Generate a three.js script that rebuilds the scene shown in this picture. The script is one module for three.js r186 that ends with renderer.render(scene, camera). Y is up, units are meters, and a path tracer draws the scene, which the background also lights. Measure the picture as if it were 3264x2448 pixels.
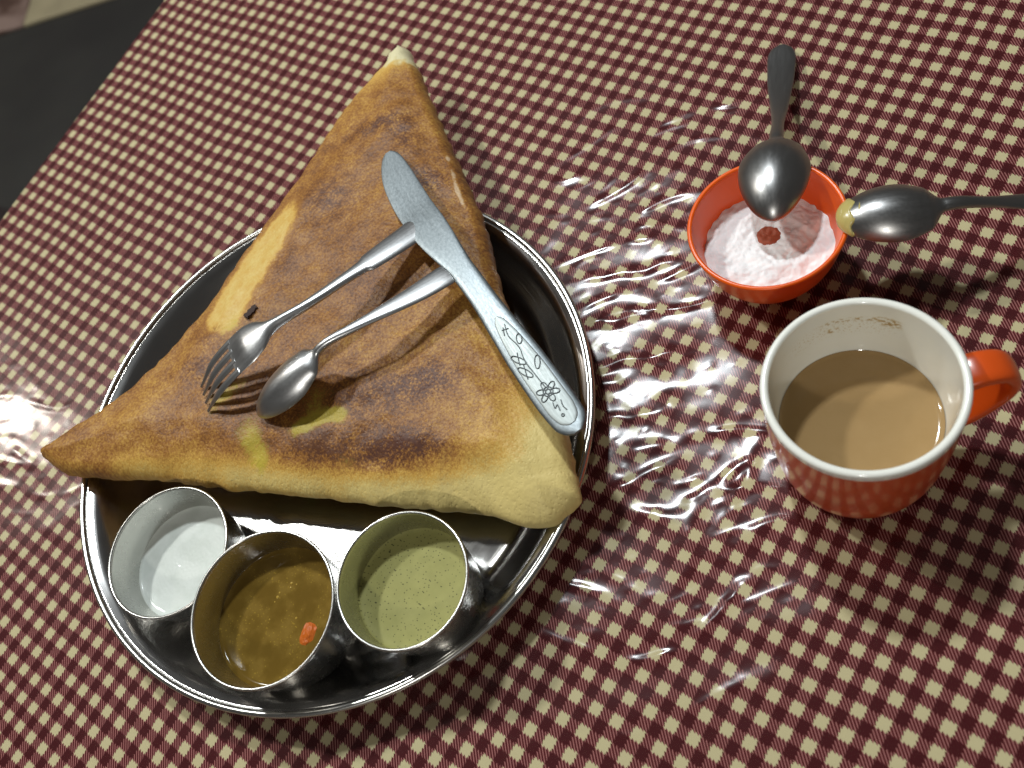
import * as THREE from 'three';
import { createNoise2D, createNoise3D } from 'simplex-noise';
import { mergeGeometries } from 'three/addons/utils/BufferGeometryUtils.js';

// ---------------------------------------------------------------- camera, light, exposure
const scene = new THREE.Scene();
const camera = new THREE.PerspectiveCamera(44.83, 4 / 3, 0.01, 30);
const EYE = new THREE.Vector3(0, 0.40508, 0);
camera.position.copy(EYE);
camera.up.set(0.55643, 0.42891, -0.71163);
camera.lookAt(0, 0.40508 - 0.856464, -0.516207);
camera.focus = 0.44;
camera.userData.fStop = 9;
scene.add(camera);
const renderer = new THREE.WebGLRenderer({ antialias: true });
renderer.toneMapping = THREE.LinearToneMapping;
renderer.toneMappingExposure = 1.1;
renderer.shadowMap.enabled = true;
scene.background = new THREE.Color().setRGB(0.055, 0.053, 0.050);   // the dim dining hall around the table

// ---------------------------------------------------------------- helpers
function rng(seed) { return () => { seed |= 0; seed = (seed + 0x6d2b79f5) | 0; let t = Math.imul(seed ^ (seed >>> 15), 1 | seed); t = (t + Math.imul(t ^ (t >>> 7), 61 | t)) ^ t; return ((t ^ (t >>> 14)) >>> 0) / 4294967296; }; }
const R = rng(71);
const N2 = createNoise2D(rng(5)), N2b = createNoise2D(rng(11)), N3 = createNoise3D(rng(23));
const V = (x, y, z) => new THREE.Vector3(x, y, z);
const clamp = (x, a = 0, b = 1) => Math.min(b, Math.max(a, x));
const smooth = (a, b, x) => { const t = clamp((x - a) / (b - a)); return t * t * (3 - 2 * t); };
const lerp = (a, b, t) => a + (b - a) * t;
const fbm = (x, y, o = 4, n = N2) => { let s = 0, a = 0.5, t = 0; for (let i = 0; i < o; i++) { s += a * n(x, y); t += a; x *= 2.03; y *= 2.03; a *= 0.5; } return s / t; };
const srgb = (r, g, b) => new THREE.Color().setRGB(r / 255, g / 255, b / 255, THREE.SRGBColorSpace);
const taken = new Map();
function numbered(n) { const k = taken.get(n) ?? 0; taken.set(n, k + 1); return k ? `${n}_${String(k).padStart(3, '0')}` : n; }
function shade(o) { o.castShadow = o.receiveShadow = true; return o; }
function thing(name, label, category, pos = [0, 0, 0], group) {
  const g = new THREE.Group(); g.name = numbered(name); g.position.set(...pos); g.userData = { label, category };
  if (group) g.userData.group = group;
  scene.add(g); return g;
}
function part(name, geo, mat, parent, label) {
  const m = shade(new THREE.Mesh(geo, mat)); m.name = name; if (label) m.userData.label = label; parent.add(m); return m;
}
function single(name, label, category, geo, mat, group) {
  const m = shade(new THREE.Mesh(geo, mat)); m.name = numbered(name); m.userData = { label, category }; if (group) m.userData.group = group; scene.add(m); return m;
}
function struct(name, geo, mat) { const m = shade(new THREE.Mesh(geo, mat)); m.name = name; m.userData.kind = 'structure'; scene.add(m); return m; }
function tex(w, h, fn, isColor, wrap = true) {
  const d = new Uint8Array(w * h * 4);
  for (let j = 0; j < h; j++) for (let i = 0; i < w; i++) {
    const c = fn((i + 0.5) / w, (j + 0.5) / h, i, j), k = (j * w + i) * 4;
    if (typeof c === 'number') { d[k] = d[k + 1] = d[k + 2] = clamp(c) * 255; } else { d[k] = clamp(c[0], 0, 255); d[k + 1] = clamp(c[1], 0, 255); d[k + 2] = clamp(c[2], 0, 255); }
    d[k + 3] = 255;
  }
  const t = new THREE.DataTexture(d, w, h); t.magFilter = THREE.LinearFilter; t.minFilter = THREE.LinearFilter; t.needsUpdate = true;
  if (wrap) t.wrapS = t.wrapT = THREE.RepeatWrapping;
  if (isColor) t.colorSpace = THREE.SRGBColorSpace;
  return t;
}
const mix3 = (a, b, t) => [lerp(a[0], b[0], t), lerp(a[1], b[1], t), lerp(a[2], b[2], t)];
function lathe(pts, seg = 128) { return new THREE.LatheGeometry(pts.map(([r, y]) => new THREE.Vector2(Math.max(r, 1e-5), y)), seg); }
function splineProfile(pts, n) { const c = new THREE.CatmullRomCurve3(pts.map(([r, y]) => V(r, y, 0)), false, 'centripetal'); return c.getPoints(n).map((p) => [p.x, p.y]); }
function curve(pts) { return new THREE.CatmullRomCurve3(pts.map((p) => V(...p)), false, 'centripetal'); }
// piecewise-linear-smooth lookup
function table(keys) {   // smooth curve through the keys, without overshoot
  const n = keys.length, d = [], m = [];
  for (let i = 0; i < n - 1; i++) d.push((keys[i + 1][1] - keys[i][1]) / (keys[i + 1][0] - keys[i][0]));
  for (let i = 0; i < n; i++) m.push(i === 0 ? d[0] : i === n - 1 ? d[n - 2] : d[i - 1] * d[i] <= 0 ? 0 : (2 * d[i - 1] * d[i]) / (d[i - 1] + d[i]));
  return (t) => { if (t <= keys[0][0]) return keys[0][1]; for (let i = 1; i < n; i++) if (t <= keys[i][0]) { const h = keys[i][0] - keys[i - 1][0], u = (t - keys[i - 1][0]) / h, v = u * u, w = v * u; return (2 * w - 3 * v + 1) * keys[i - 1][1] + (w - 2 * v + u) * h * m[i - 1] + (3 * v - 2 * w) * keys[i][1] + (w - v) * h * m[i]; } return keys[n - 1][1]; };
}
// A closed strip of metal along a path: f(t) gives its width, thickness and the rise of its middle.
function loft(P, f, nS = 60, nV = 10, t0 = 0, t1 = 1, upIn = V(0, 1, 0), ease = false) {
  const pos = [], uv = [], idx = [], ring = 2 * (nV + 1);
  const frame = (t) => {
    const e = 1e-3, a = P(clamp(t - e)), b = P(clamp(t + e)), T = b.clone().sub(a).normalize();
    const S = T.clone().cross(upIn).normalize(), U = S.clone().cross(T).normalize();
    return { c: P(t), S, U, T };
  };
  for (let i = 0; i <= nS; i++) {
    const q = i / nS, t = lerp(t0, t1, ease ? 0.5 - 0.5 * Math.cos(Math.PI * q) : q), { c, S, U } = frame(t), k = f(t), pw = k.p ?? 1, ep = k.e ?? 6;
    for (let s = 0; s < 2; s++) for (let j = 0; j <= nV; j++) {
      const v0 = -1 + (2 * j) / nV, v = (s ? -1 : 1) * Math.sin((v0 * Math.PI) / 2);
      const dome = k.c * Math.pow(Math.max(0, 1 - v * v), pw), h = (k.t / 2) * Math.sqrt(Math.max(0, 1 - Math.pow(Math.abs(v), ep)));
      const p = c.clone().addScaledVector(S, (v * k.w) / 2 + (k.o ?? 0)).addScaledVector(U, dome + (s ? -h : h));
      pos.push(p.x, p.y, p.z); uv.push(t, v * 0.5 + 0.5);
    }
  }
  for (let i = 0; i < nS; i++) for (let j = 0; j < ring; j++) {
    const a = i * ring + j, b = i * ring + ((j + 1) % ring), c = a + ring, d = b + ring;
    idx.push(a, c, b, b, c, d);
  }
  for (const [row, flip] of [[0, 0], [nS, 1]]) {   // end caps with vertices of their own, so that the shading along the strip stays smooth
    const b0 = pos.length / 3; let x = 0, y = 0, z = 0;
    for (let j = 0; j < ring; j++) { const k = (row * ring + j) * 3; x += pos[k]; y += pos[k + 1]; z += pos[k + 2]; pos.push(pos[k], pos[k + 1], pos[k + 2]); uv.push(row ? t1 : t0, 0.5); }
    const m = pos.length / 3; pos.push(x / ring, y / ring, z / ring); uv.push(row ? t1 : t0, 0.5);
    for (let j = 0; j < ring; j++) { const a = b0 + j, b = b0 + ((j + 1) % ring); flip ? idx.push(a, m, b) : idx.push(a, b, m); }
  }
  const g = new THREE.BufferGeometry();
  g.setAttribute('position', new THREE.Float32BufferAttribute(pos, 3)); g.setAttribute('uv', new THREE.Float32BufferAttribute(uv, 2)); g.setIndex(idx); g.computeVertexNormals();
  return g;
}
function gridGeo(nx, ny, fn) {   // fn(u, v) -> [x, y, z, texU, texV]
  const pos = new Float32Array((nx + 1) * (ny + 1) * 3), uv = new Float32Array((nx + 1) * (ny + 1) * 2), idx = [];
  for (let j = 0; j <= ny; j++) for (let i = 0; i <= nx; i++) { const p = fn(i / nx, j / ny), k = j * (nx + 1) + i; pos.set(p.slice(0, 3), k * 3); uv.set(p.slice(3, 5), k * 2); }
  for (let j = 0; j < ny; j++) for (let i = 0; i < nx; i++) { const a = j * (nx + 1) + i, b = a + 1, c = a + nx + 1, d = c + 1; idx.push(a, c, b, b, c, d); }
  const g = new THREE.BufferGeometry(); g.setAttribute('position', new THREE.BufferAttribute(pos, 3)); g.setAttribute('uv', new THREE.BufferAttribute(uv, 2)); g.setIndex(idx); g.computeVertexNormals();
  return g;
}
function discGeo(nr, na, fn) {   // fn(r01, angle) -> [x, y, z]; uv are x and z in metres
  const pos = [], uv = [], idx = [];
  for (let i = 0; i <= nr; i++) for (let j = 0; j < na; j++) { const p = fn(i / nr, (j / na) * Math.PI * 2); pos.push(...p); uv.push(p[0], p[2]); }
  for (let i = 0; i < nr; i++) for (let j = 0; j < na; j++) { const a = i * na + j, b = i * na + ((j + 1) % na), c = a + na, d = b + na; idx.push(a, b, c, b, d, c); }
  const g = new THREE.BufferGeometry(); g.setAttribute('position', new THREE.Float32BufferAttribute(pos, 3)); g.setAttribute('uv', new THREE.Float32BufferAttribute(uv, 2)); g.setIndex(idx); g.computeVertexNormals();
  return g;
}

// ---------------------------------------------------------------- lamps of the hall (above and outside the picture)
function hangingLamp(label, pos, color, intensity, radius) {
  const g = thing('hanging_lamp', label, 'lamp', pos);
  part('bulb', new THREE.SphereGeometry(radius, 32, 24), new THREE.MeshStandardMaterial({ color: 0xffffff, emissive: color, emissiveIntensity: 6, roughness: 0.5 }), g);
  part('holder', lathe([[0, radius * 0.85], [radius * 0.45, radius * 0.85], [radius * 0.45, radius * 1.9], [radius * 0.2, radius * 2.1], [0, radius * 2.1]], 32), new THREE.MeshStandardMaterial({ color: 0x222222, roughness: 0.5 }), g);
  part('cord', new THREE.CylinderGeometry(0.003, 0.003, 0.8, 8).translate(0, radius * 2.1 + 0.4, 0), new THREE.MeshStandardMaterial({ color: 0x111111, roughness: 0.7 }), g);
  const l = new THREE.PointLight(color, intensity, 0, 2); l.castShadow = true; l.shadow.radius = radius * 0.95 / 0.02; l.shadow.mapSize.set(2048, 2048); g.add(l);
  return g;
}
hangingLamp('white ceiling bulb hanging beyond the sugar bowl side of the table', [0.26, 1.5, -0.95], new THREE.Color().setRGB(0.90, 0.97, 1.0), 4.3, 0.06);
hangingLamp('white ceiling bulb hanging beyond the middle of the far table edge', [-0.57, 1.6, -1.36], new THREE.Color().setRGB(0.97, 1.0, 0.97), 4.9, 0.06);
hangingLamp('white ceiling bulb hanging over the seat in front of the table', [-0.85, 1.35, 1.15], new THREE.Color().setRGB(1.0, 0.98, 0.92), 2.0, 0.045);
hangingLamp('warm ceiling bulb hanging far behind the plate', [-1.5, 1.9, -2.35], new THREE.Color().setRGB(1.0, 0.93, 0.82), 1.7, 0.026);

// ---------------------------------------------------------------- floor
const mFloor = new THREE.MeshStandardMaterial({ roughness: 0.75, map: tex(512, 512, (u, v) => { const n = fbm(u * 6, v * 6, 5), m = fbm(u * 40, v * 40, 3, N2b); return mix3([36, 33, 32], [62, 60, 55], 0.45 + 0.4 * n + 0.2 * m); }, true) });
{ const g = new THREE.BoxGeometry(8, 0.05, 8).translate(0, -0.776, -1); struct('floor', g, mFloor); }
function floorSheet(name, quad, mat) {
  const s = new THREE.Shape(quad.map(([x, z]) => new THREE.Vector2(x, -z)));
  const g = new THREE.ExtrudeGeometry(s, { depth: 0.006, bevelEnabled: true, bevelSize: 0.002, bevelThickness: 0.002, bevelSegments: 1 }); g.rotateX(-Math.PI / 2); g.translate(0, -0.749, 0);
  return struct(name, g, mat);
}
const mPale = new THREE.MeshStandardMaterial({ roughness: 0.6, map: tex(256, 256, (u, v) => mix3([186, 172, 138], [158, 146, 118], 0.5 + 0.5 * fbm(u * 9, v * 9, 4)), true) });
const mBrown = new THREE.MeshStandardMaterial({ roughness: 0.7, map: tex(256, 256, (u, v) => mix3([150, 126, 116], [84, 60, 50], smooth(-0.1, 0.5, fbm(u * 5 + 3, v * 5, 4))), true) });
const mBlack = new THREE.MeshStandardMaterial({ roughness: 0.7, color: srgb(38, 26, 26) });
floorSheet('floor_tile_pale', [[-0.468, -2.211], [-0.277, -2.116], [0.3, -1.83], [0.3, -3.2], [0.1, -3.2], [-0.424, -2.292]], mPale);
floorSheet('floor_tile_brown', [[-1.6, -2.772], [-0.474, -2.215], [-0.43, -2.296], [0.09, -3.2], [-1.6, -3.2]], mBrown);
floorSheet('floor_tile_black', [[-1.4, -1.9], [-0.655, -1.7], [-0.5, -1.45], [-0.5, -0.9], [-1.4, -0.9]], mBlack);

// ---------------------------------------------------------------- table, cloth and clear cover
const TU = V(-0.8428, 0, 0.5383), TW = V(0.5383, 0, 0.8428), TM = V(-0.1457, 0, -0.6423);   // along the far edge, towards the sitter, a point on that edge
const tp = (u, w, y) => [TM.x + TU.x * u + TW.x * w, y, TM.z + TU.z * u + TW.z * w];
const E1 = [0.45204, 0.892], E2 = [-0.892, 0.45204], P1 = 0.01, P2 = 0.0107;   // directions and periods of the check
const U0 = -0.62, U1 = 0.62, W1 = 0.84;
const mWood = new THREE.MeshStandardMaterial({ color: srgb(104, 72, 46), roughness: 0.6 });
{
  const t = thing('dining_table', 'wooden dining table hidden under the maroon checked cloth', 'table');
  const turn = Math.atan2(-TU.z, TU.x), mid = tp(0, W1 / 2, 0);
  const put = (g, u, w, y) => { g.rotateY(turn); const p = tp(u, w, y); g.translate(p[0], p[1], p[2]); return g; };
  part('tabletop', put(new THREE.BoxGeometry(U1 - U0 - 0.012, 0.03, W1 - 0.012), 0, W1 / 2, -0.0185), mWood, t);
  for (const u of [U0 + 0.07, U1 - 0.07]) for (const w of [0.07, W1 - 0.07]) part('leg', put(new THREE.BoxGeometry(0.05, 0.716, 0.05), u, w, -0.392), mWood, t);
}
// one period of the printed gingham: cream, maroon, and two squares of slanted pink lines
const clothTex = tex(512, 512, (u, v, i, j) => {
  let r = 0, g = 0, b = 0; const S = 3;
  for (let q = 0; q < S * S; q++) {
    const a = (i + ((q % S) + 0.5) / S) / 512, c = (j + (Math.floor(q / S) + 0.5) / S) / 512;
    const ph = (((a - c) * 6) % 1 + 1) % 1, tooth = 0.045 * (Math.abs(ph - 0.5) * 4 - 1);
    const inA = Math.abs(((a + 0.75) % 1) - 0.5) < 0.255 + tooth ? 1 : 0;   // cream band across
    const inC = Math.abs(((c + 0.75) % 1) - 0.5) < 0.245 - tooth ? 1 : 0;
    const k = inA + inC;
    const col = k === 2 ? [194, 183, 142] : k === 0 ? [66, 8, 13] : ph < 0.38 ? [158, 102, 98] : [76, 11, 16];
    r += col[0]; g += col[1]; b += col[2];
  }
  const n = 1 + 0.05 * N2(u * 60, v * 60);
  return [(r / 9) * n, (g / 9) * n, (b / 9) * n];
}, true);
const mCloth = new THREE.MeshPhysicalMaterial({ map: clothTex, roughness: 0.7, specularIntensity: 0.25 });
const clothUV = (x, z) => [(x * E1[0] + z * E1[1]) / P1 - 0.55 + 0.25 + 0.10 * N2(x * 9, z * 9), (x * E2[0] + z * E2[1]) / P2 - 0.70 + 0.25 + 0.09 * N2b(x * 9, z * 9)];
const clothH = (x, z) => 0.00025 * fbm(x * 14, z * 14, 2);
{
  const cols = [], rows = [], drop = 0.2;
  const line = (a, b, n) => { const o = []; for (let k = 0; k <= n; k++) o.push(lerp(a, b, k / n)); return o; };
  for (const s of line(-drop, 0, 8)) cols.push(s); for (const s of line(0, U1 - U0, 120).slice(1)) cols.push(s); for (const s of line(U1 - U0, U1 - U0 + drop, 8).slice(1)) cols.push(s);
  for (const s of line(-drop, 0, 8)) rows.push(s); for (const s of line(0, W1, 90).slice(1)) rows.push(s); for (const s of line(W1, W1 + drop, 8).slice(1)) rows.push(s);
  const g = gridGeo(cols.length - 1, rows.length - 1, (a, b) => {
    const s = cols[Math.round(a * (cols.length - 1))], r = rows[Math.round(b * (rows.length - 1))];
    const cu = clamp(s, 0, U1 - U0), cw = clamp(r, 0, W1), du = s - cu, dw = r - cw, d = Math.hypot(du, dw);
    const flare = d ? 0.03 * (d / drop) * (1 + 0.6 * Math.sin((s + r) * 38)) : 0;
    const p = tp(U0 + cu + Math.sign(du) * flare, cw + Math.sign(dw) * flare, -Math.max(Math.abs(du), Math.abs(dw)));
    if (!d) p[1] += clothH(p[0], p[2]);
    const flat = tp(U0 + s, r, 0);
    return [...p, ...clothUV(flat[0], flat[2])];
  });
  single('tablecloth', 'maroon and cream checked cloth spread over the table', 'tablecloth', g, mCloth);
}
// clear plastic sheet over the cloth, crumpled beside the plate
const HA = [0.867, 0.498], HB = [0.498, -0.867];
function seg(x, z, ax, az, bx, bz) { const dx = bx - ax, dz = bz - az, t = clamp(((x - ax) * dx + (z - az) * dz) / (dx * dx + dz * dz)); return [Math.hypot(x - ax - dx * t, z - az - dz * t), t]; }
const creases = [[0.082, -0.150, 0.045, -0.122, 0.0006], [0.028, -0.258, 0.092, -0.224, 0.0009], [0.022, -0.235, 0.085, -0.199, 0.0009], [0.010, -0.205, 0.060, -0.182, 0.0007], [0.055, -0.275, 0.110, -0.246, 0.0009], [0.01, -0.165, 0.045, -0.160, 0.0006], [0.176, -0.319, 0.198, -0.306, 0.0010], [0.150, -0.330, 0.170, -0.322, 0.0006], [0.075, -0.345, 0.100, -0.325, 0.0006]];
function filmH(x, z) {
  const a = x * HA[0] + z * HA[1], b = x * HB[0] + z * HB[1];
  const g = (cx, cz, ra, rb) => { const da = (x - cx) * HA[0] + (z - cz) * HA[1], db = (x - cx) * HB[0] + (z - cz) * HB[1]; return Math.exp(-((da / ra) ** 2) - (db / rb) ** 2); };
  let m = clamp(1.0 * g(0.058, -0.205, 0.055, 0.13) + 0.3 * g(-0.27, -0.40, 0.06, 0.07) + 0.35 * g(0.16, -0.30, 0.09, 0.05) + 0.75 * g(0.02, -0.115, 0.075, 0.06));
  m *= smooth(0.116, 0.128, Math.hypot(x + 0.0913, z + 0.2743)) * smooth(0.022, 0.034, Math.hypot(x - 0.1075, z + 0.1155)) * smooth(0.014, 0.024, Math.hypot(x - 0.1369, z + 0.2156));
  const warp = 0.022 * N2b(x * 8, z * 8), patch = smooth(-0.55, 0.35, N2(x * 30 + 2, z * 30)), patch2 = smooth(-0.2, 0.6, N2b(x * 34 + 8, z * 34));
  const c1 = N2(a * 8 + 3, (b + warp) * 27), c2 = N2b(a * 20, (b + warp) * 44 + 7), d1 = N2(x * 95 + 4, z * 95);
  let h = m * (0.00085 * patch * Math.exp(-((c1 / 0.17) ** 2)) + 0.00026 * patch2 * Math.exp(-((c2 / 0.25) ** 2)) + 0.00020 * smooth(0.5, 0.95, d1) + 0.00075 * N2(a * 13, b * 26 + 5));
  h += 0.00020 * N2b(a * 7, b * 16) + 0.00003 * N2(x * 60 + 9, z * 60);
  for (const [ax, az, bx, bz, A] of creases) { const [d, t] = seg(x + 0.004 * N2(x * 40, z * 40), z, ax, az, bx, bz); h += A * Math.exp(-((d / 0.0024) ** 2)) * Math.sin(Math.PI * clamp(t * 0.9 + 0.05)); }
  return h;
}
{
  const n = 640, k = 460, a0 = -0.5, a1 = 0.52, w0 = 0.002, w1 = 0.74;
  const g = gridGeo(n, k, (u, v) => { const p = tp(lerp(a0, a1, u), lerp(w0, w1, v), 0); p[1] = 0.0012 + filmH(p[0], p[2]) * smooth(0, 0.02, v * (w1 - w0)); return [...p, p[0], p[2]]; });
  single('plastic_cover', 'clear crinkled plastic sheet lying over the checked tablecloth', 'plastic cover', g,
    new THREE.MeshPhysicalMaterial({ color: 0xffffff, transmission: 1, thickness: 0, roughness: 0.17, ior: 1.5, side: THREE.DoubleSide }));
}

// ---------------------------------------------------------------- metals
const scratch = tex(512, 512, (u, v) => 0.5 + 0.3 * N2(u * 6, v * 240) + 0.2 * N2b(u * 14, v * 420));
const smear = tex(512, 512, (u, v) => { const n = fbm(u * 7, v * 7, 4); return [255, 200 + 26 * n + 12 * N2b(u * 60, v * 20), 255]; });
const mSteel = new THREE.MeshStandardMaterial({ color: new THREE.Color().setRGB(0.43, 0.42, 0.41), metalness: 1, roughness: 0.21, roughnessMap: smear, bumpMap: scratch, bumpScale: 0.00003 });
const mSteelBowl = new THREE.MeshStandardMaterial({ color: new THREE.Color().setRGB(0.60, 0.59, 0.56), metalness: 1, roughness: 0.34, roughnessMap: smear });
const mCutlery = new THREE.MeshStandardMaterial({ color: new THREE.Color().setRGB(0.60, 0.60, 0.60), metalness: 1, roughness: 0.42, roughnessMap: smear });
const mDull = new THREE.MeshStandardMaterial({ color: new THREE.Color().setRGB(0.36, 0.355, 0.35), metalness: 1, roughness: 0.42, roughnessMap: smear });
const worn = tex(1024, 128, (u, v) => { const n = fbm(u * 60, v * 8, 4), k = N2(u * 40, v * 110 + u * 60), q = N2b(u * 160, v * 24); const g = 146 + 16 * n + (k > 0.6 ? 14 : 0) - (q > 0.7 ? 16 : 0); return [g - 4, g + 3, g + 6]; }, true);
const mKnife = new THREE.MeshStandardMaterial({ color: new THREE.Color().setRGB(1, 1, 1), map: worn, metalness: 1, roughness: 0.6, roughnessMap: smear });

// ---------------------------------------------------------------- steel plate
const PC = [-0.0913, -0.2743], PY = 0.0022;
{
  const t = thing('steel_plate', 'large round stainless steel plate under the folded crepe', 'plate', [PC[0], PY, PC[1]]);
  const inner = [[0, 0.0012], [0.05, 0.0012], [0.108, 0.0012], ...splineProfile([[0.1105, 0.0012], [0.1145, 0.0016], [0.1195, 0.0042], [0.1265, 0.0105], [0.133, 0.0165], [0.1378, 0.0188]], 24)];
  const outer = [...splineProfile([[0.1385, 0.0180], [0.1338, 0.0155], [0.1273, 0.0095], [0.1203, 0.0032], [0.115, 0.0004], [0.111, 0.0]], 20), [0.05, 0], [0, 0]];
  const g = lathe([...inner, ...outer], 256);
  { const q = g.attributes.position, w = g.attributes.uv; for (let i = 0; i < q.count; i++) w.setY(i, Math.hypot(q.getX(i), q.getZ(i)) * 7); }
  part('dish', g, mSteel, t);
  const rim = new THREE.TorusGeometry(0.1394, 0.0016, 16, 256); rim.rotateX(Math.PI / 2); rim.translate(0, 0.0190, 0);
  part('rolled_rim', rim, mSteelBowl, t);
}
const BASE = PY + 0.0012;

// ---------------------------------------------------------------- three steel bowls and what they hold
function bowl(label, [x, z], r, top) {
  const h = top - BASE - 0.0003, w = 0.0007;
  const t = thing('steel_bowl', label, 'bowl', [x, BASE + 0.0003, z], 'steel bowls on the plate');
  const o = splineProfile([[0.62 * r, 0], [0.74 * r, 0.02 * h], [0.84 * r, 0.14 * h], [0.91 * r, 0.38 * h], [0.96 * r, 0.7 * h], [r, h]], 30);
  const i = [...o].reverse().map(([a, b], k) => [a - w, b + (k ? w * 0.8 : 0)]);
  part('wall', lathe([[0, 0], ...o, ...i, [0, w]], 128), mSteelBowl, t);
  const g = new THREE.TorusGeometry(r - w * 0.4, 0.00075, 10, 128); g.rotateX(Math.PI / 2); g.translate(0, h, 0);
  part('rim', g, mSteelBowl, t);
  const c = new THREE.CatmullRomCurve3(o.map(([a, b]) => V(a, b, 0)));
  return { x, z, inner: (y) => { const yy = y - BASE - 0.0003; for (let k = 1; k < o.length; k++) if (o[k][1] >= yy) { const u = (yy - o[k - 1][1]) / (o[k][1] - o[k - 1][1]); return lerp(o[k - 1][0], o[k][0], u) - w; } return r - w; } };
}
const b1 = bowl('lowest steel bowl on the plate, holding thin white chutney', [-0.1818, -0.2520], 0.0322, 0.036);
const b2 = bowl('widest steel bowl, holding brown lentil soup with a carrot piece', [-0.1458, -0.1933], 0.0348, 0.045);
const b3 = bowl('steel bowl holding speckled green chutney', [-0.0850, -0.1672], 0.0298, 0.045);
function filling(name, label, category, b, y, mat, bump) {
  const r = b.inner(y) + 0.00015;
  return single(name, label, category, discGeo(70, 128, (q, a) => {
    const rr = r * q, x = b.x + Math.cos(a) * rr, z = b.z - Math.sin(a) * rr;
    return [x, y + 0.0011 * Math.exp(-(r - rr) / 0.0011) + bump(x, z) * smooth(0, 0.004, r - rr), z];
  }), mat);
}
const local = (cx, cz, s, fn, n = 512) => { const t = tex(n, n, (u, v) => fn((u - 0.5) * s, (v - 0.5) * s), true); t.repeat.set(1 / s, 1 / s); t.offset.set(0.5 - cx / s, 0.5 - cz / s); return t; };
filling('white_chutney', 'thin white chutney pooled in the lowest steel bowl', 'chutney', b1, 0.0165,
  new THREE.MeshPhysicalMaterial({ map: local(b1.x, b1.z, 0.08, (x, z) => mix3([212, 216, 209], [203, 208, 200], smooth(-0.3, 0.6, fbm(x * 60, z * 60, 3)) + (N2b(x * 900, z * 900) > 0.6 ? 0.5 : 0))), roughness: 0.5, specularIntensity: 0.6, clearcoat: 0.12, clearcoatRoughness: 0.1 }),
  (x, z) => 0.00003 * N2(x * 380, z * 380) + 0.00025 * N2b(x * 60, z * 60));
const soup = filling('lentil_soup', 'brown lentil soup with oil bubbles in the middle steel bowl', 'soup', b2, 0.0262,
  new THREE.MeshPhysicalMaterial({ map: local(b2.x, b2.z, 0.08, (x, z) => { const n = fbm(x * 55 + 4, z * 55, 5), f = N2b(x * 600, z * 600); return mix3(mix3([102, 79, 30], [124, 99, 44], smooth(-0.5, 0.7, n)), [168, 138, 52], f > 0.72 && n > 0 ? 0.6 : 0); }), roughness: 0.06, ior: 1.36 }),
  (x, z) => 0.00006 * N2(x * 45, z * 45));
filling('green_chutney', 'pale green chutney flecked with dark mustard specks', 'chutney', b3, 0.0275,
  new THREE.MeshPhysicalMaterial({ map: local(b3.x, b3.z, 0.07, (x, z) => { const n = fbm(x * 120, z * 120, 4), s = N2b(x * 520 + 3, z * 520); return mix3(mix3([148, 145, 86], [160, 156, 94], 0.5 + 0.5 * n), [66, 64, 34], s > 0.74 ? smooth(0.74, 0.84, s) : 0); }), roughness: 0.62, specularIntensity: 0.5 }),
  (x, z) => 0.00025 * N2(x * 50, z * 50));
{ // carrot, oil bubbles
  const bub = new THREE.SphereGeometry(1, 14, 10, 0, Math.PI * 2, 0, Math.PI / 2), mb = new THREE.MeshPhysicalMaterial({ color: srgb(176, 144, 62), roughness: 0.05, clearcoat: 1, clearcoatRoughness: 0.02 });
  for (const [x, z, q] of [[-0.1359, -0.2052, 0.0007], [-0.1371, -0.2036, 0.0005], [-0.1403, -0.1890, 0.0006], [-0.1445, -0.2032, 0.0008], [-0.1428, -0.2046, 0.0005], [-0.1466, -0.2020, 0.0004], [-0.1340, -0.2033, 0.0004], [-0.1520, -0.1960, 0.0004]]) { const m = part('oil_bubble', bub, mb, soup); m.scale.set(q, q * 0.7, q); m.position.set(x, 0.0261, z); }
  const g = new THREE.DodecahedronGeometry(0.0054, 3); const p = g.attributes.position;
  for (let i = 0; i < p.count; i++) { const v = V().fromBufferAttribute(p, i), s = 1 + 0.14 * N3(v.x * 300, v.y * 300, v.z * 300); p.setXYZ(i, v.x * s * 1.15, v.y * s * 0.55, v.z * s * 0.8); }
  g.computeVertexNormals(); g.rotateY(0.7); g.translate(-0.1381, 0.0246, -0.1794);
  single('carrot_piece', 'orange carrot piece floating in the brown lentil soup', 'carrot', g, new THREE.MeshPhysicalMaterial({ color: srgb(186, 92, 22), roughness: 0.45, specularIntensity: 0.6 }));
}

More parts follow.
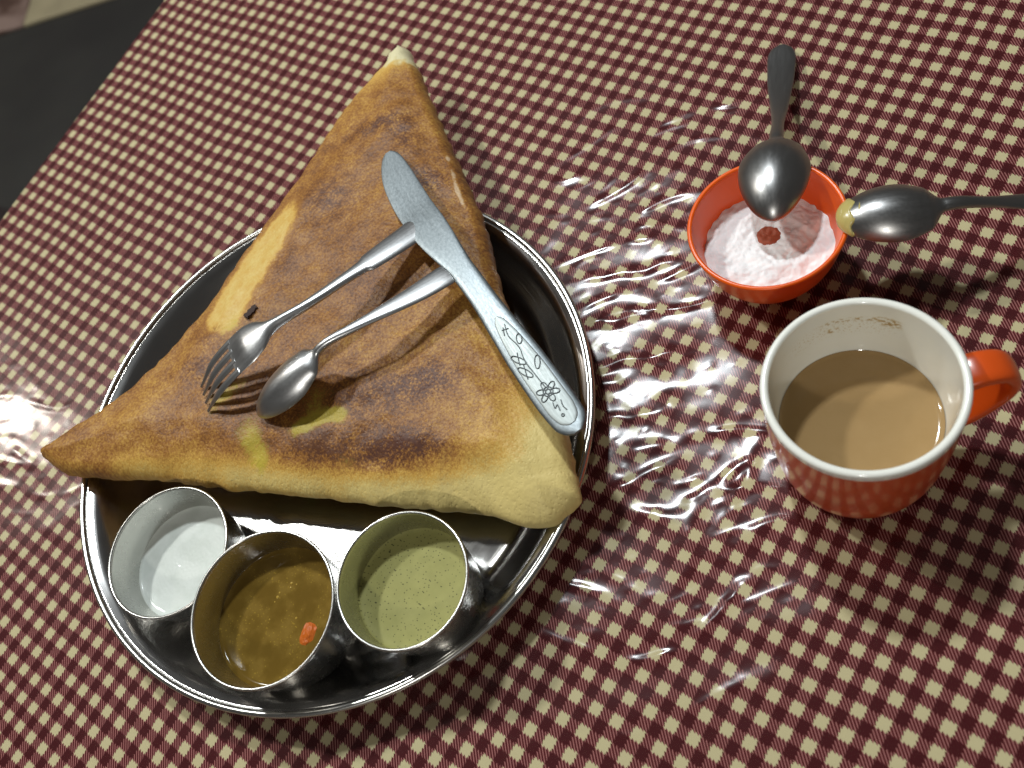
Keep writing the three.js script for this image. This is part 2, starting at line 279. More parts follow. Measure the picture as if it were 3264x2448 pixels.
// ---------------------------------------------------------------- folded dosa
const OUT = [[0.0431, 0.03, -0.4569], [0.0485, 0.03, -0.4626], [0.0519, 0.03, -0.4612], [0.0552, 0.03, -0.4651], [0.0579, 0.03, -0.4612], [0.0598, 0.03, -0.4571], [0.0576, 0.03, -0.4495], [0.0574, 0.03, -0.442], [0.0546, 0.03, -0.425], [0.0504, 0.03, -0.4028], [0.0464, 0.03, -0.3815], [0.0431, 0.03, -0.3627], [0.0399, 0.03, -0.3446], [0.0371, 0.03, -0.327], [0.033, 0.03, -0.3093], [0.0278, 0.03, -0.2933], [0.0236, 0.03, -0.2789], [0.02, 0.03, -0.2647], [0.0172, 0.029, -0.251], [0.0157, 0.029, -0.236], [0.0135, 0.029, -0.219], [0.0115, 0.028, -0.2032], [0.0089, 0.028, -0.1893], [0.0051, 0.028, -0.1782], [0.0005, 0.027, -0.1672], [-0.0032, 0.026, -0.1584], [-0.0071, 0.024, -0.1581], [-0.0125, 0.023, -0.1577], [-0.0209, 0.023, -0.158], [-0.0279, 0.023, -0.1628], [-0.0351, 0.024, -0.1712], [-0.0444, 0.024, -0.1812], [-0.0579, 0.025, -0.1928], [-0.0722, 0.025, -0.2049], [-0.0867, 0.026, -0.2168], [-0.1015, 0.026, -0.2302], [-0.1164, 0.027, -0.2434], [-0.1324, 0.027, -0.2572], [-0.145, 0.027, -0.2669], [-0.1572, 0.027, -0.2788], [-0.1699, 0.027, -0.2904], [-0.1827, 0.028, -0.3011], [-0.1967, 0.028, -0.3113], [-0.2083, 0.028, -0.321], [-0.219, 0.028, -0.3295], [-0.2251, 0.028, -0.3365], [-0.2295, 0.029, -0.3458], [-0.2311, 0.03, -0.3521], [-0.2275, 0.03, -0.3544], [-0.2196, 0.03, -0.3536], [-0.206, 0.03, -0.3535], [-0.1911, 0.03, -0.3531], [-0.1727, 0.03, -0.3539], [-0.1566, 0.03, -0.3572], [-0.1415, 0.03, -0.3614], [-0.1271, 0.03, -0.3674], [-0.1127, 0.03, -0.3733], [-0.0986, 0.03, -0.3819], [-0.0826, 0.03, -0.391], [-0.0665, 0.03, -0.3995], [-0.0502, 0.03, -0.4083], [-0.0311, 0.03, -0.4192], [-0.0111, 0.03, -0.4314], [0.0092, 0.03, -0.4436], [0.0272, 0.03, -0.4503]];
const DX0 = -0.25, DZ0 = -0.48, DL = 0.34;   // the patch of plate that the dosa's skin texture covers
{
  const NP = 560, c = new THREE.CatmullRomCurve3(OUT.map((p) => V(...p)), true, 'centripetal'); c.arcLengthDivisions = 2000;
  const rim = c.getSpacedPoints(NP).slice(0, NP);
  rim.forEach((p, i) => { const q = rim[(i + 3) % NP], n = V(q.z - p.z, 0, -(q.x - p.x)).normalize(); p.addScaledVector(n, 0.0007 * N2(p.x * 90, p.z * 90) + 0.0002 * N2b(p.x * 300, p.z * 300)); });
  const ctr = V(-0.052, 0.03, -0.297);
  const dist = (x, z) => { let m = 1; for (let i = 0; i < NP; i += 2) { const a = rim[i], b = rim[(i + 2) % NP]; const d = seg(x, z, a.x, a.z, b.x, b.z)[0]; if (d < m) m = d; } return m; };
  const NR = 64, pos = [], uv = [], idx = [];
  const rows = []; for (let i = 0; i <= NR; i++) { const q = i / NR; rows.push(1 - (0.25 * q + 0.75 * q * q * q) ); }   // 1 at the edge, 0 in the middle
  const D = rows.map((s) => rim.map((p) => { const x = lerp(ctr.x, p.x, s), z = lerp(ctr.z, p.z, s); return s > 0.9999 ? 0 : dist(x, z); }));
  const add = (top) => {
    const base = pos.length / 3;
    for (let i = 0; i <= NR; i++) for (let j = 0; j < NP; j++) {
      const s = rows[i], p = rim[j], x = lerp(ctr.x, p.x, s), z = lerp(ctr.z, p.z, s), d = D[i][j];
      const low = smooth(-0.335, -0.27, z) * smooth(0.012, -0.02, x - 0.0);   // the rolled fold along the bowls is fuller
      const rr = lerp(0.006, 0.0135, low), e = clamp(d / rr), prof = Math.sqrt(Math.max(0, 1 - (1 - e) * (1 - e)));
      const tip = smooth(0.0, 0.05, d + 0.012);
      const ye = lerp(p.y, 0.0320, smooth(0, 0.03, d));
      const wav = smooth(0, 0.02, d) * (0.0012 * N2(x * 18, z * 18) + 0.0005 * N2b(x * 60, z * 60));
      const y = top ? ye + lerp(0.0080, 0.0125, tip) * prof + wav : ye - lerp(0.0045, 0.0075, low) * prof;
      pos.push(x, y, z); uv.push((x - DX0) / DL, (z - DZ0) / DL);
    }
    for (let i = 0; i < NR; i++) for (let j = 0; j < NP; j++) { const a = base + i * NP + j, b = base + i * NP + ((j + 1) % NP), e = a + NP, f = b + NP; top ? idx.push(a, e, b, b, e, f) : idx.push(a, b, e, b, f, e); }
  };
  add(true); add(false);
  // weld the two rings at the edge
  const half = (NR + 1) * NP; for (let k = 0; k < idx.length; k++) if (idx[k] >= half && idx[k] < half + NP) idx[k] -= half;
  let g = new THREE.BufferGeometry(); g.setAttribute('position', new THREE.Float32BufferAttribute(pos, 3)); g.setAttribute('uv', new THREE.Float32BufferAttribute(uv, 2)); g.setIndex(idx); g.computeVertexNormals();
  // skin: pale batter, golden crust, brown and dark griddle marks, yellow potato showing through
  const blob = (x, z, [cx, cz, rx, rz, rot]) => { const s = Math.sin(rot), k = Math.cos(rot), a = ((x - cx) * k + (z - cz) * s) / rx, b = (-(x - cx) * s + (z - cz) * k) / rz; return Math.exp(-(a * a + b * b)); };
  const dark = [[-0.0305, -0.2444, 0.011, 0.007, 0.6, 0.9], [-0.0464, -0.2492, 0.012, 0.008, 0.8, 0.6], [-0.0525, -0.2215, 0.016, 0.005, 0.75, 0.9], [-0.0657, -0.2257, 0.014, 0.006, 0.7, 0.6], [0.0197, -0.407, 0.016, 0.005, 0.35, 0.7], [0.027, -0.392, 0.006, 0.012, 0.2, 0.55], [0.0227, -0.3525, 0.007, 0.008, 0, 0.9], [-0.0691, -0.2622, 0.016, 0.01, 0.7, 0.45], [-0.1299, -0.3291, 0.012, 0.008, 0.6, 0.5], [-0.029, -0.3816, 0.02, 0.012, 0.6, 0.45], [-0.09, -0.245, 0.03, 0.01, 0.72, 0.45], [-0.115, -0.345, 0.007, 0.005, 0, 0.5]];
  const brown = [[-0.03, -0.33, 0.07, 0.06, 0.6, 0.45], [-0.09, -0.27, 0.05, 0.03, 0.7, 0.5], [-0.13, -0.31, 0.05, 0.025, 0.5, 0.3], [0.015, -0.385, 0.03, 0.035, 0, 0.2], [-0.04, -0.235, 0.035, 0.025, 0.7, 0.4], [-0.085, -0.243, 0.045, 0.012, 0.72, 0.45]];
  const strip = [[-0.0574, -0.3850, 0.020, 0.0090, -0.55, 1.0], [-0.076, -0.3735, 0.020, 0.0105, -0.55, 1.1], [-0.0945, -0.3605, 0.018, 0.0120, -0.6, 1.1], [-0.1070, -0.3500, 0.011, 0.0105, -0.6, 0.9]];   // pale batter along the far fold
  const pale = [[-0.003, -0.166, 0.034, 0.022, 0.7, 1.2], [-0.028, -0.1746, 0.040, 0.011, 0.75, 1.0], [0.002, -0.192, 0.012, 0.024, 0, 0.7], [-0.07, -0.2060, 0.05, 0.009, 0.75, 0.95], [-0.13, -0.2610, 0.05, 0.008, 0.75, 0.85], [-0.180, -0.3030, 0.02, 0.005, 0.7, 0.5], [0.050, -0.450, 0.03, 0.010, 0, 0.9], [-0.165, -0.33, 0.02, 0.012, 0.3, 0.25], [0.0, -0.36, 0.03, 0.02, 0, 0.15]];
  const yellow = [[-0.1200, -0.2772, 0.0062, 0.0080, 0.6, 1], [-0.1212, -0.2640, 0.0042, 0.0048, 0.5, 0.9], [-0.0955, -0.2638, 0.0055, 0.0036, 0, 0.9], [-0.0880, -0.2624, 0.0070, 0.0034, 0.2, 1], [-0.0800, -0.2590, 0.0055, 0.0034, 0.3, 1], [-0.0757, -0.2545, 0.0030, 0.0032, 0, 0.9], [-0.0814, -0.2730, 0.0075, 0.0060, 0, 0.66], [-0.1225, -0.3050, 0.012, 0.0042, -0.15, 0.85], [-0.085, -0.235, 0.006, 0.004, 0, 0.45], [-0.1040, -0.3425, 0.010, 0.007, -0.6, 0.55]];
  const streak = [[0.0388, -0.3606, 0.0012, 0.0030, 0.2, 1], [0.0358, -0.3484, 0.0014, 0.0055, 0.25, 0.8], [0.0327, -0.3371, 0.0016, 0.0060, 0.25, 1], [0.031, -0.3280, 0.0012, 0.0050, 0.2, 0.8]];
  for (const b of yellow) { b[2] *= 1.3; b[3] *= 1.3; }
  for (const b of dark) { b[2] *= 1.15; b[3] *= 1.15; }
  const sum = (L, x, z) => { let s = 0; for (const b of L) s += b[5] * blob(x, z, b); return s; };
  const ramp = (t) => t < 0.35 ? mix3([220, 198, 128], [202, 158, 76], t / 0.35) : t < 0.7 ? mix3([202, 158, 76], [148, 99, 46], (t - 0.35) / 0.35) : mix3([148, 99, 46], [92, 55, 31], clamp((t - 0.7) / 0.3));
  const n = 1400;
  const skin = tex(n, n, (u, v) => {
    const x = DX0 + u * DL, z = DZ0 + v * DL;
    const big = fbm(x * 24, z * 24, 3), mid = fbm(x * 95 + 5, z * 95, 3, N2b), fine = fbm(x * 420, z * 420, 3);
    const grit = N2b(x * 900, z * 900);
    let t = 0.50 + 0.12 * smooth(-0.24, -0.33, z) + 0.12 * big + 0.13 * mid + 0.20 * fine + 0.09 * grit + 0.40 * sum(brown, x, z) - 0.52 * sum(pale, x, z) * (1 + 0.4 * mid + 0.3 * fine);
    const ps = 0.9 * smooth(0.30, 0.78, sum(strip, x, z) + 0.30 * mid + 0.22 * fine);
    t = lerp(t, 0.14 + 0.12 * mid + 0.08 * fine, ps);
    const dk = sum(dark, x, z) * (0.85 + 0.55 * mid + 0.7 * fine + 0.25 * grit);
    t += 0.25 * clamp(dk);
    let c = ramp(clamp(t, 0, 0.98));
    c = mix3(c, [84, 52, 44], 0.68 * smooth(0.15, 1.1, dk));
    const y0 = sum(yellow, x, z), y = y0 + 0.30 * mid + 0.28 * fine;
    c = mix3(c, [188, 174, 62], 0.75 * smooth(0.30, 1.0, y) * smooth(0.1, 0.3, y0));
    c = mix3(c, [222, 200, 172], 0.7 * smooth(0.35, 0.8, sum(streak, x, z) + 0.3 * fine));
    const tipw = smooth(0.3775, 0.3850, 0.616 * x - 0.788 * z + 0.003 * N2(x * 200, z * 200));
    c = mix3(c, [220, 210, 168], tipw);
    return c;
  }, true, false);
  const pits = tex(1024, 1024, (u, v) => 0.5 + 0.22 * fbm(u * 90, v * 90, 3) - 0.35 * smooth(0.55, 0.85, N2b(u * 240, v * 240)));
  const t = thing('folded_crepe', 'large golden brown crepe folded into a triangle on the steel plate', 'crepe');
  part('crust', g, new THREE.MeshPhysicalMaterial({ map: skin, roughness: 0.5, bumpMap: pits, bumpScale: 0.0005, specularIntensity: 0.7 }), t);
  const fl = new THREE.BoxGeometry(0.0078, 0.0012, 0.0032, 6, 2, 3), fp = fl.attributes.position;
  for (let i = 0; i < fp.count; i++) fp.setXYZ(i, fp.getX(i) + 0.0006 * N3(i, 1, 2), fp.getY(i) + 0.0003 * N3(fp.getX(i) * 900, 4, fp.getZ(i) * 900), fp.getZ(i) + 0.0006 * N3(fp.getX(i) * 500, 1, 7));
  fl.computeVertexNormals(); fl.rotateY(0.35); fl.translate(-0.0921, 0.0452, -0.3417);
  part('burnt_flake', fl, new THREE.MeshStandardMaterial({ color: srgb(58, 40, 34), roughness: 0.8 }), t, 'small burnt dark flake on the pale edge');
}

// ---------------------------------------------------------------- cutlery on the dosa
const asFn = (c) => (t) => c.getPoint(clamp(t));
function arc(c) { c.arcLengthDivisions = 400; return (t) => c.getPointAt(clamp(t)); }
{ // fork, lying face down
  const t = thing('fork', 'steel fork lying face down on the crepe under the knife', 'fork');
  const P = arc(curve([[-0.1320, 0.0462, -0.3092], [-0.1195, 0.0560, -0.3079], [-0.1047, 0.0630, -0.3064], [-0.0936, 0.0662, -0.3056], [-0.0840, 0.0675, -0.3052], [-0.0748, 0.0673, -0.3050], [-0.0618, 0.0660, -0.3053], [-0.0401, 0.0630, -0.3084], [-0.0239, 0.0600, -0.3114], [-0.0103, 0.0570, -0.3144], [0.0030, 0.0537, -0.3178], [0.0120, 0.0515, -0.3202]]));
  const rootT = 0.205, neckT = 0.40;
  for (let k = 0; k < 4; k++) {
    const o = (k - 1.5) * 0.0061;
    part('tine', loft(P, (s) => ({ w: lerp(0.0019, 0.0040, smooth(0, 0.1, s)), t: lerp(0.0010, 0.0019, smooth(0, rootT, s)), c: 0.0003, o: o * lerp(0.86, 1, smooth(0, 0.14, s)), e: 3 }), 30, 6, 0, rootT + 0.012), mCutlery, t);
  }
  const hw = table([[rootT, 0.0224], [0.27, 0.0226], [0.32, 0.0190], [0.37, 0.0088], [neckT, 0.0062], [0.46, 0.0054], [0.6, 0.0062], [0.72, 0.0086], [0.74, 0.0116], [0.9, 0.0150], [0.97, 0.0158], [1, 0.006]]);
  const ff = (s) => ({ w: hw(s), t: lerp(lerp(0.0018, 0.0030, smooth(0.3, neckT, s)), 0.0021, smooth(0.5, 0.8, s)), c: lerp(0.0020 * smooth(rootT, 0.28, s), 0.0008, smooth(0.34, 0.6, s)), e: 4 });
  part('head', loft(P, ff, 60, 14, rootT, neckT), mCutlery, t);
  part('handle', loft(P, ff, 100, 14, neckT, 1), mCutlery, t);
}
function spoon(label, pts, W, D, uNeck, mat, handleKeys, group) {
  const t = thing('spoon', label, 'spoon', [0, 0, 0], group), P = arc(curve(pts));
  const width = (s) => { const u = s / uNeck, x = 2 * u - 1; const egg = Math.pow(Math.max(0, 1 - x * x), x < 0 ? 0.5 : 0.5 + 0.32 * x) * (1 + 0.10 * x - 0.06 * x * x); return Math.max(0.0012, W * egg) + 0.0060 * smooth(0.72, 1.0, u); };
  const depth = (s) => { const u = s / uNeck, x = 2 * u - 1; return D * Math.pow(Math.max(0, 1 - x * x), 0.75); };
  const hw = table(handleKeys), ff = (s) => {   // bowl and handle run into one another at the neck
    const b = smooth(uNeck * 0.84, uNeck * 1.03, s), q = clamp(s / uNeck, 0, 1) * uNeck;
    return { w: lerp(width(q), hw(s), b), t: lerp(0.0011, lerp(0.0030, 0.0018, smooth(uNeck, 0.75, s)), b), c: lerp(depth(q), lerp(0.0010, 0.0005, smooth(uNeck, 0.6, s)), b), p: lerp(0.85, 1, b), e: lerp(8, 4, b) };
  };
  part('bowl', loft(P, ff, 90, 28, 0, uNeck, V(0, 1, 0), true), mat, t);
  part('handle', loft(P, ff, 90, 28, uNeck, 1), mat, t);
  return { t, P };
}
spoon('shiny teaspoon lying face down on the crepe beside the fork', [[-0.1108, 0.0468, -0.2817], [-0.0987, 0.0515, -0.2806], [-0.0857, 0.0560, -0.2796], [-0.0742, 0.0605, -0.2795], [-0.0659, 0.0645, -0.2796], [-0.0607, 0.0660, -0.2792], [-0.0479, 0.0660, -0.2780], [-0.0307, 0.0640, -0.2776], [-0.0134, 0.0605, -0.2784], [0.0020, 0.0570, -0.2804], [0.0080, 0.0550, -0.2812], [0.0135, 0.0535, -0.2818]],
  0.0232, 0.0072, 0.365, mCutlery, [[0.34, 0.0050], [0.39, 0.0046], [0.55, 0.0058], [0.72, 0.0098], [0.9, 0.0130], [0.97, 0.0128], [1, 0.005]]);
{ // knife with a flower stamped on its handle
  const t = thing('table_knife', 'dull aluminium table knife with a flower stamped on its handle', 'knife');
  const P = arc(curve([[0.0104, 0.0490, -0.3786], [0.0090, 0.0510, -0.3542], [0.0088, 0.0530, -0.3325], [0.0090, 0.0555, -0.3136], [0.0095, 0.0570, -0.2954], [0.0105, 0.0575, -0.2772], [0.0109, 0.0572, -0.2577], [0.0110, 0.0562, -0.2358], [0.0112, 0.0550, -0.2154], [0.0115, 0.0537, -0.1963], [0.0119, 0.0525, -0.1838], [0.0124, 0.0518, -0.1751]]));
  const w = table([[0, 0.0040], [0.012, 0.0085], [0.05, 0.0138], [0.12, 0.0178], [0.22, 0.0190], [0.30, 0.0190], [0.37, 0.0176], [0.43, 0.0150], [0.50, 0.0122], [0.58, 0.0122], [0.70, 0.0145], [0.80, 0.0168], [0.90, 0.0174], [0.965, 0.0158], [0.99, 0.0110], [1, 0.0050]]);
  const off = table([[0, -0.0035], [0.1, -0.0012], [0.25, 0.0004], [0.5, 0], [1, 0]]);
  const f = (s) => ({ w: w(s), t: lerp(0.0011, 0.0024, smooth(0.30, 0.62, s)), c: 0.0004 * smooth(0.35, 0.6, s), o: off(s), e: 5 });
  part('blade', loft(P, f, 70, 12, 0, 0.46), mKnife, t);
  part('handle', loft(P, f, 90, 12, 0.46, 1), mKnife, t);
  const L = 0.2065, top = (s, x) => {   // a point on the upper face of the handle, x metres off its middle line
    const e = 1e-3, c = P(s), T = P(clamp(s + e)).sub(P(clamp(s - e))).normalize(), S = T.clone().cross(V(0, 1, 0)).normalize(), U = S.clone().cross(T), k = f(s), v = (2 * x) / k.w;
    return c.addScaledVector(S, x).addScaledVector(U, k.c * Math.max(0, 1 - v * v) + k.t / 2);
  };
  const pw = table([[0.665, 0.0014], [0.68, 0.0052], [0.75, 0.0096], [0.85, 0.0122], [0.93, 0.0122], [0.968, 0.0092], [0.979, 0.0040]]);
  const lift = (s) => P(s).add(V(0, 0.00135, 0));
  const mPanel = new THREE.MeshStandardMaterial({ color: new THREE.Color().setRGB(0.40, 0.43, 0.42), metalness: 1, roughness: 0.72, roughnessMap: smear });
  const panel = part('stamped_panel', loft(lift, (s) => ({ w: pw(s), t: 0.0007, c: 0.0003, e: 10 }), 50, 12, 0.665, 0.979), mPanel, t, 'paler oval panel stamped into the handle');
  const mLine = new THREE.MeshStandardMaterial({ color: new THREE.Color().setRGB(0.17, 0.185, 0.19), metalness: 0.7, roughness: 0.6 });
  const tubes = [];
  const draw = (pts, r = 0.00024) => tubes.push(new THREE.TubeGeometry(new THREE.CatmullRomCurve3(pts.map(([a, x]) => { const p = top(0.665 + a / 0.2065, x); p.y += 0.00055; return p; })), Math.max(12, pts.length * 5), r, 5));
  const loop = (a, x, ra, rx, rot = 0) => { const o = []; for (let k = 0; k <= 14; k++) { const q = (k / 14) * Math.PI * 2, A = Math.cos(q) * ra, X = Math.sin(q) * rx; o.push([a + A * Math.cos(rot) - X * Math.sin(rot), x + A * Math.sin(rot) + X * Math.cos(rot)]); } draw(o); };
  const mm = (L2) => L2.map(([a, x]) => [a / 1000, x / 1000]);
  draw(mm([[6, -1.2], [12, 0.4], [20, -0.6], [28, 0.9], [36, 0.6], [44, 0.2]]));                  // stem
  draw(mm([[8, 1.4], [9, -1.6]])); draw(mm([[11, 1.8], [7, 0.2]]));
  loop(0.0165, -0.0028, 0.0026, 0.0012, 0.4); loop(0.0255, 0.0030, 0.0040, 0.0013, -0.5); loop(0.0325, 0.0036, 0.0042, 0.0013, -0.4); loop(0.0315, -0.0034, 0.0034, 0.0012, 0.5);
  draw(mm([[22, 1.6], [28, 3.8]])); draw(mm([[29, 2.4], [36, 4.4]]));
  for (let k = 0; k < 6; k++) { const a = (k / 6) * Math.PI * 2; loop(0.0465 + Math.cos(a) * 0.0031, 0.0004 + Math.sin(a) * 0.0031, 0.0021, 0.0012, a); }
  loop(0.0465, 0.0004, 0.0012, 0.0012); loop(0.0465, 0.0004, 0.0022, 0.0022);
  draw(mm([[52, 1.5], [55, 2.2], [54, 0.6], [57, 1.0]])); draw(mm([[53, -2], [56, -1.2], [58.5, -1.6]])); loop(0.0595, 0.0012, 0.0006, 0.0006);
  const merged = mergeGeometries(tubes); const m = part('flower_engraving', merged, mLine, panel, 'dark engraved flower with stem and leaves');
}

// ---------------------------------------------------------------- sugar bowl
const SC = [0.1369, -0.2156], SB = 0.0022;
const mOrange = new THREE.MeshPhysicalMaterial({ color: srgb(240, 96, 8), roughness: 0.32, clearcoat: 0.3, clearcoatRoughness: 0.25 });
const sugarOuter = splineProfile([[0.0150, 0.0012], [0.0205, 0.0042], [0.0262, 0.0105], [0.0306, 0.0190], [0.0335, 0.0285], [0.0352, 0.0378]], 30);
{
  const t = thing('sugar_bowl', 'small orange plastic bowl full of white sugar', 'bowl', [SC[0], SB, SC[1]]);
  const w = 0.0013, inn = [...sugarOuter].reverse().map(([a, b]) => [a - w, b + 0.0006]);
  part('wall', lathe([[0, 0.0012], ...sugarOuter, ...inn, [0, 0.0022]], 128), mOrange, t);
  const rim = new THREE.TorusGeometry(0.03462, 0.00115, 14, 128); rim.rotateX(Math.PI / 2); rim.translate(0, 0.0381, 0); part('rim', rim, mOrange, t);
  part('foot_ring', lathe([[0.0125, 0.002], [0.0128, 0], [0.0150, 0], [0.0160, 0.003]], 96), mOrange, t);
}
const sugarIn = (y) => { const yy = y - SB; for (let k = 1; k < sugarOuter.length; k++) if (sugarOuter[k][1] >= yy) { const u = clamp((yy - sugarOuter[k - 1][1]) / (sugarOuter[k][1] - sugarOuter[k - 1][1])); return lerp(sugarOuter[k - 1][0], sugarOuter[k][0], u) - 0.0013; } return 0.034; };
const sugarY = (x, z) => { const dx = x - SC[0], dz = z - SC[1]; return 0.0225 + 0.0016 * fbm(dx * 70, dz * 70, 3) + 0.00035 * N2b(dx * 200, dz * 200) + 0.00010 * N2(dx * 900, dz * 900) + 0.0030 * Math.exp(-(((dx + 0.012) ** 2 + (dz - 0.012) ** 2) / 0.0002)) - 0.0022 * Math.exp(-((dx - 0.0035) ** 2 + (dz + 0.0046) ** 2) / 0.00006); };
{
  const g = discGeo(90, 180, (q, a) => { const ca = Math.cos(a), sa = -Math.sin(a); let r = 0.0285; for (let k = 0; k < 3; k++) r = sugarIn(sugarY(SC[0] + ca * r, SC[1] + sa * r)) + 0.0002; const x = SC[0] + ca * r * q, z = SC[1] + sa * r * q; return [x, sugarY(x, z), z]; });
  const crystals = tex(512, 512, (u, v) => 0.5 + 0.5 * N2(u * 180, v * 180)); crystals.repeat.set(16, 16);
  const t = thing('sugar', 'heap of white sugar in the orange bowl', 'sugar');
  part('heap', g, new THREE.MeshPhysicalMaterial({ color: srgb(250, 251, 251), roughness: 0.8, bumpMap: crystals, bumpScale: 0.0002 }), t);
  const sx = SC[0] + 0.0035, sz = SC[1] - 0.0046;
  const s = discGeo(14, 48, (q, a) => { const r = 0.0056 * q * (1 + 0.06 * N2(Math.cos(a) * 2, Math.sin(a) * 2)); const x = sx + Math.cos(a) * r, z = sz - Math.sin(a) * r; return [x, sugarY(x, z) + 0.0012 * (1 - q ** 6) - 0.0001, z]; });
  part('tea_stain', s, new THREE.MeshPhysicalMaterial({ color: srgb(168, 84, 56), roughness: 0.55, bumpMap: crystals, bumpScale: 0.0002 }), t, 'round reddish brown damp spot in the sugar');
}
spoon('dull steel spoon propped on the far rim of the sugar bowl', [[0.1390, 0.0425, -0.2128], [0.1440, 0.0438, -0.2200], [0.1500, 0.0440, -0.2278], [0.1570, 0.0430, -0.2365], [0.1650, 0.0400, -0.2460], [0.1700, 0.0378, -0.2527], [0.1786, 0.0310, -0.2636], [0.1900, 0.0225, -0.2780], [0.2017, 0.0150, -0.2934], [0.2150, 0.0080, -0.3105], [0.2265, 0.0038, -0.3254]],
  0.0325, 0.0092, 0.345, mDull, [[0.30, 0.0068], [0.36, 0.0068], [0.45, 0.0060], [0.6, 0.0092], [0.8, 0.0138], [0.93, 0.0148], [0.985, 0.0110], [1, 0.005]], 'dull steel spoons at the sugar bowl');
{
  const { t, P } = spoon('dull steel spoon with a chutney smeared tip resting on the sugar bowl', [[0.1595, 0.0420, -0.1960], [0.1650, 0.0424, -0.1925], [0.1720, 0.0424, -0.1878], [0.1800, 0.0420, -0.1826], [0.1880, 0.0418, -0.1778], [0.1955, 0.0420, -0.1738], [0.2024, 0.0408, -0.1708], [0.2143, 0.0350, -0.1660], [0.2306, 0.0262, -0.1600], [0.2480, 0.0165, -0.1535], [0.2650, 0.0085, -0.1470], [0.2800, 0.0040, -0.1412]],
    0.0300, 0.0090, 0.315, mDull, [[0.29, 0.0066], [0.34, 0.0064], [0.45, 0.0056], [0.6, 0.0088], [0.8, 0.0140], [0.93, 0.0150], [0.985, 0.0110], [1, 0.005]], 'dull steel spoons at the sugar bowl');
  const W = 0.0300, uN = 0.315;
  const g = loft((s) => P(s).add(V(0, 0.0003, 0)), (s) => { const u = s / uN, x = 2 * u - 1; const egg = Math.sqrt(Math.max(0, 1 - x * x)) * (1 + 0.1 * x - 0.06 * x * x); return { w: Math.max(0.003, W * egg + 0.0022) * (1 - smooth(0.12, 0.2, u) * 0.25), t: lerp(0.0030, 0.0012, smooth(0.05, 0.17, u)), c: 0.0090 * Math.pow(Math.max(0, 1 - x * x), 0.75), p: 0.85, e: 4 }; }, 30, 20, 0, uN * 0.30);
  { const q = g.attributes.position, w = g.attributes.uv; for (let i = 0; i < q.count; i++) { const e = w.getX(i) / (uN * 0.30), n = N2(q.getX(i) * 260, q.getZ(i) * 260) + 0.9 * (w.getY(i) - 0.5); q.setY(i, q.getY(i) - 0.0035 * smooth(0.45, 1.0, e + 0.30 * n)); } g.computeVertexNormals(); }
  part('chutney_smear', g, new THREE.MeshPhysicalMaterial({ color: srgb(188, 172, 104), roughness: 0.25, clearcoat: 0.4 }), t, 'pale yellow green chutney on the tip');
}

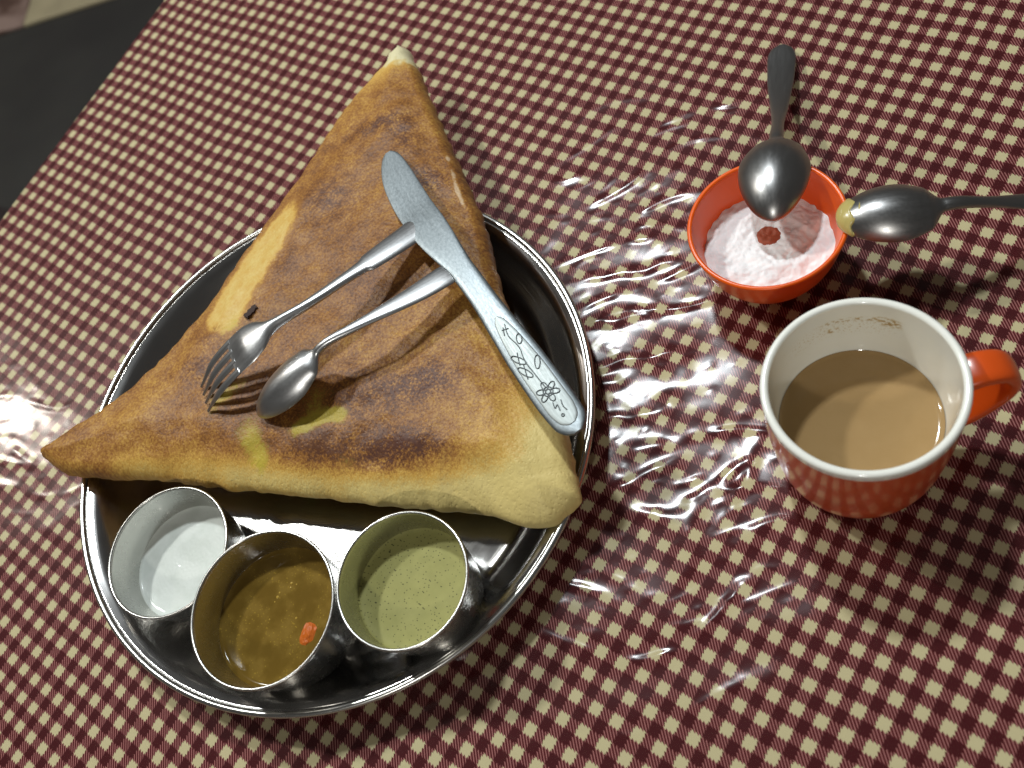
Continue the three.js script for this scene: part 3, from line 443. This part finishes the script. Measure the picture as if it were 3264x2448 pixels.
// ---------------------------------------------------------------- cup of tea
const CC = [0.1075, -0.1155], CB = 0.0022;
{
  const t = thing('tea_cup', 'orange glazed ceramic cup with white lining, half full of tea', 'cup', [CC[0], CB, CC[1]]);
  const h = 0.0728;
  const glaze = tex(512, 256, (u, v) => mix3([216, 84, 24], [200, 70, 18], 0.5 + 0.5 * fbm(u * 14, v * 7, 4)), true);
  const mGlaze = new THREE.MeshPhysicalMaterial({ map: glaze, roughness: 0.3, clearcoat: 0.55, clearcoatRoughness: 0.10 });
  part('outer_wall', lathe([[0, 0.0018], [0.0225, 0.0018], [0.0230, 0], [0.0252, 0], ...splineProfile([[0.0270, 0.0010], [0.0306, 0.0062], [0.0334, 0.0165], [0.0350, 0.0310], [0.0362, 0.0480], [0.0368, h - 0.0022]], 30), [0.0356, h - 0.0022]], 160), mGlaze, t);
  // dried tea marks above the tea line, on the far side of the lining
  const lining = tex(1024, 512, (u, v) => {
    const base = mix3([250, 249, 241], [246, 245, 235], 0.5 + 0.5 * fbm(u * 10, v * 5, 3));
    const near = (c, w) => smooth(w, w * 0.4, Math.abs(((u - c + 1.5) % 1) - 0.5)), band = (c, w) => smooth(w, w * 0.25, Math.abs(v - c));   // v runs from the rim down the lining
    const n = fbm(u * 70, v * 40, 4), k = N2b(u * 150 + 2, v * 110);
    let s = 0.85 * smooth(0.02, 0.30, n) * near(0.40, 0.09) * band(0.365, 0.022);
    s = Math.max(s, smooth(-0.15, 0.2, n) * near(0.345, 0.030) * band(0.372, 0.045));
    s = Math.max(s, smooth(-0.1, 0.2, n) * near(0.445, 0.014) * band(0.425, 0.022));
    s = Math.max(s, 0.7 * smooth(0.55, 0.8, k) * near(0.44, 0.14) * band(0.41, 0.08));
    return mix3(base, [176, 138, 78], clamp(s) * 0.85);
  }, true);
  const mWhite = new THREE.MeshPhysicalMaterial({ map: lining, roughness: 0.16, clearcoat: 0.7, clearcoatRoughness: 0.05 });
  const lip = []; for (let k = 0; k <= 14; k++) { const a = (k / 14) * Math.PI; lip.push([0.0353 + 0.0016 * Math.cos(a), h - 0.0016 + 0.0016 * Math.sin(a)]); }
  part('white_lining', lathe([[0.03685, h - 0.0042], ...lip, ...splineProfile([[0.0336, h - 0.004], [0.0330, h - 0.014], [0.0321, 0.047], [0.0308, 0.036], [0.0280, 0.018], [0.0220, 0.008], [0.010, 0.0045]], 40), [0, 0.004]], 160), mWhite, t);
  // handle: a loop in the upright plane through the cup's middle
  const ang = Math.atan2(-0.0943 + 0.1155, 0.1600 - 0.1075), dx = Math.cos(ang), dz = Math.sin(ang), rp = (r, y) => [dx * r, y, dz * r];
  const H = arc(curve([rp(0.0345, 0.0580), rp(0.0430, 0.0600), rp(0.0510, 0.0575), rp(0.0552, 0.0505), rp(0.0548, 0.0420), rp(0.0500, 0.0335), rp(0.0430, 0.0265), rp(0.0330, 0.0220)]));
  const side = V(-dz, 0, dx), pos = [], idx = [], nS = 60, nR = 20;
  for (let i = 0; i <= nS; i++) {
    const s = i / nS, p = H(s), T = H(clamp(s + 0.004)).sub(H(clamp(s - 0.004))).normalize(), U = side.clone().cross(T).normalize(), wd = lerp(0.0074, 0.0066, Math.sin(Math.PI * s)), th = lerp(0.0034, 0.0027, Math.sin(Math.PI * s));
    for (let j = 0; j < nR; j++) { const a = (j / nR) * Math.PI * 2, c = Math.cos(a), q = Math.sin(a), f = (x) => Math.sign(x) * Math.pow(Math.abs(x), 0.7); const v = p.clone().addScaledVector(side, f(c) * wd).addScaledVector(U, f(q) * th); pos.push(v.x, v.y, v.z); }
  }
  for (let i = 0; i < nS; i++) for (let j = 0; j < nR; j++) { const a = i * nR + j, b = i * nR + ((j + 1) % nR); idx.push(a, b, a + nR, b, b + nR, a + nR); }
  const g = new THREE.BufferGeometry(); g.setAttribute('position', new THREE.Float32BufferAttribute(pos, 3)); g.setIndex(idx); g.computeVertexNormals();
  part('handle', g, new THREE.MeshPhysicalMaterial({ color: srgb(216, 82, 20), roughness: 0.3, clearcoat: 0.5, clearcoatRoughness: 0.15 }), t);
  const y = 0.0400, r = 0.03105;
  single('milk_tea', 'milky brown tea half filling the orange cup', 'tea', discGeo(60, 128, (q, a) => { const rr = r * q; return [CC[0] + Math.cos(a) * rr, y + 0.0013 * Math.exp(-(r - rr) / 0.0013), CC[1] - Math.sin(a) * rr]; }),
    new THREE.MeshPhysicalMaterial({ map: local(CC[0], CC[1], 0.08, (x, z) => mix3([166, 136, 94], [160, 130, 88], 0.5 + 0.5 * fbm(x * 60, z * 60, 3)), 256), roughness: 0.07, ior: 1.36 }));
}

renderer.render(scene, camera);
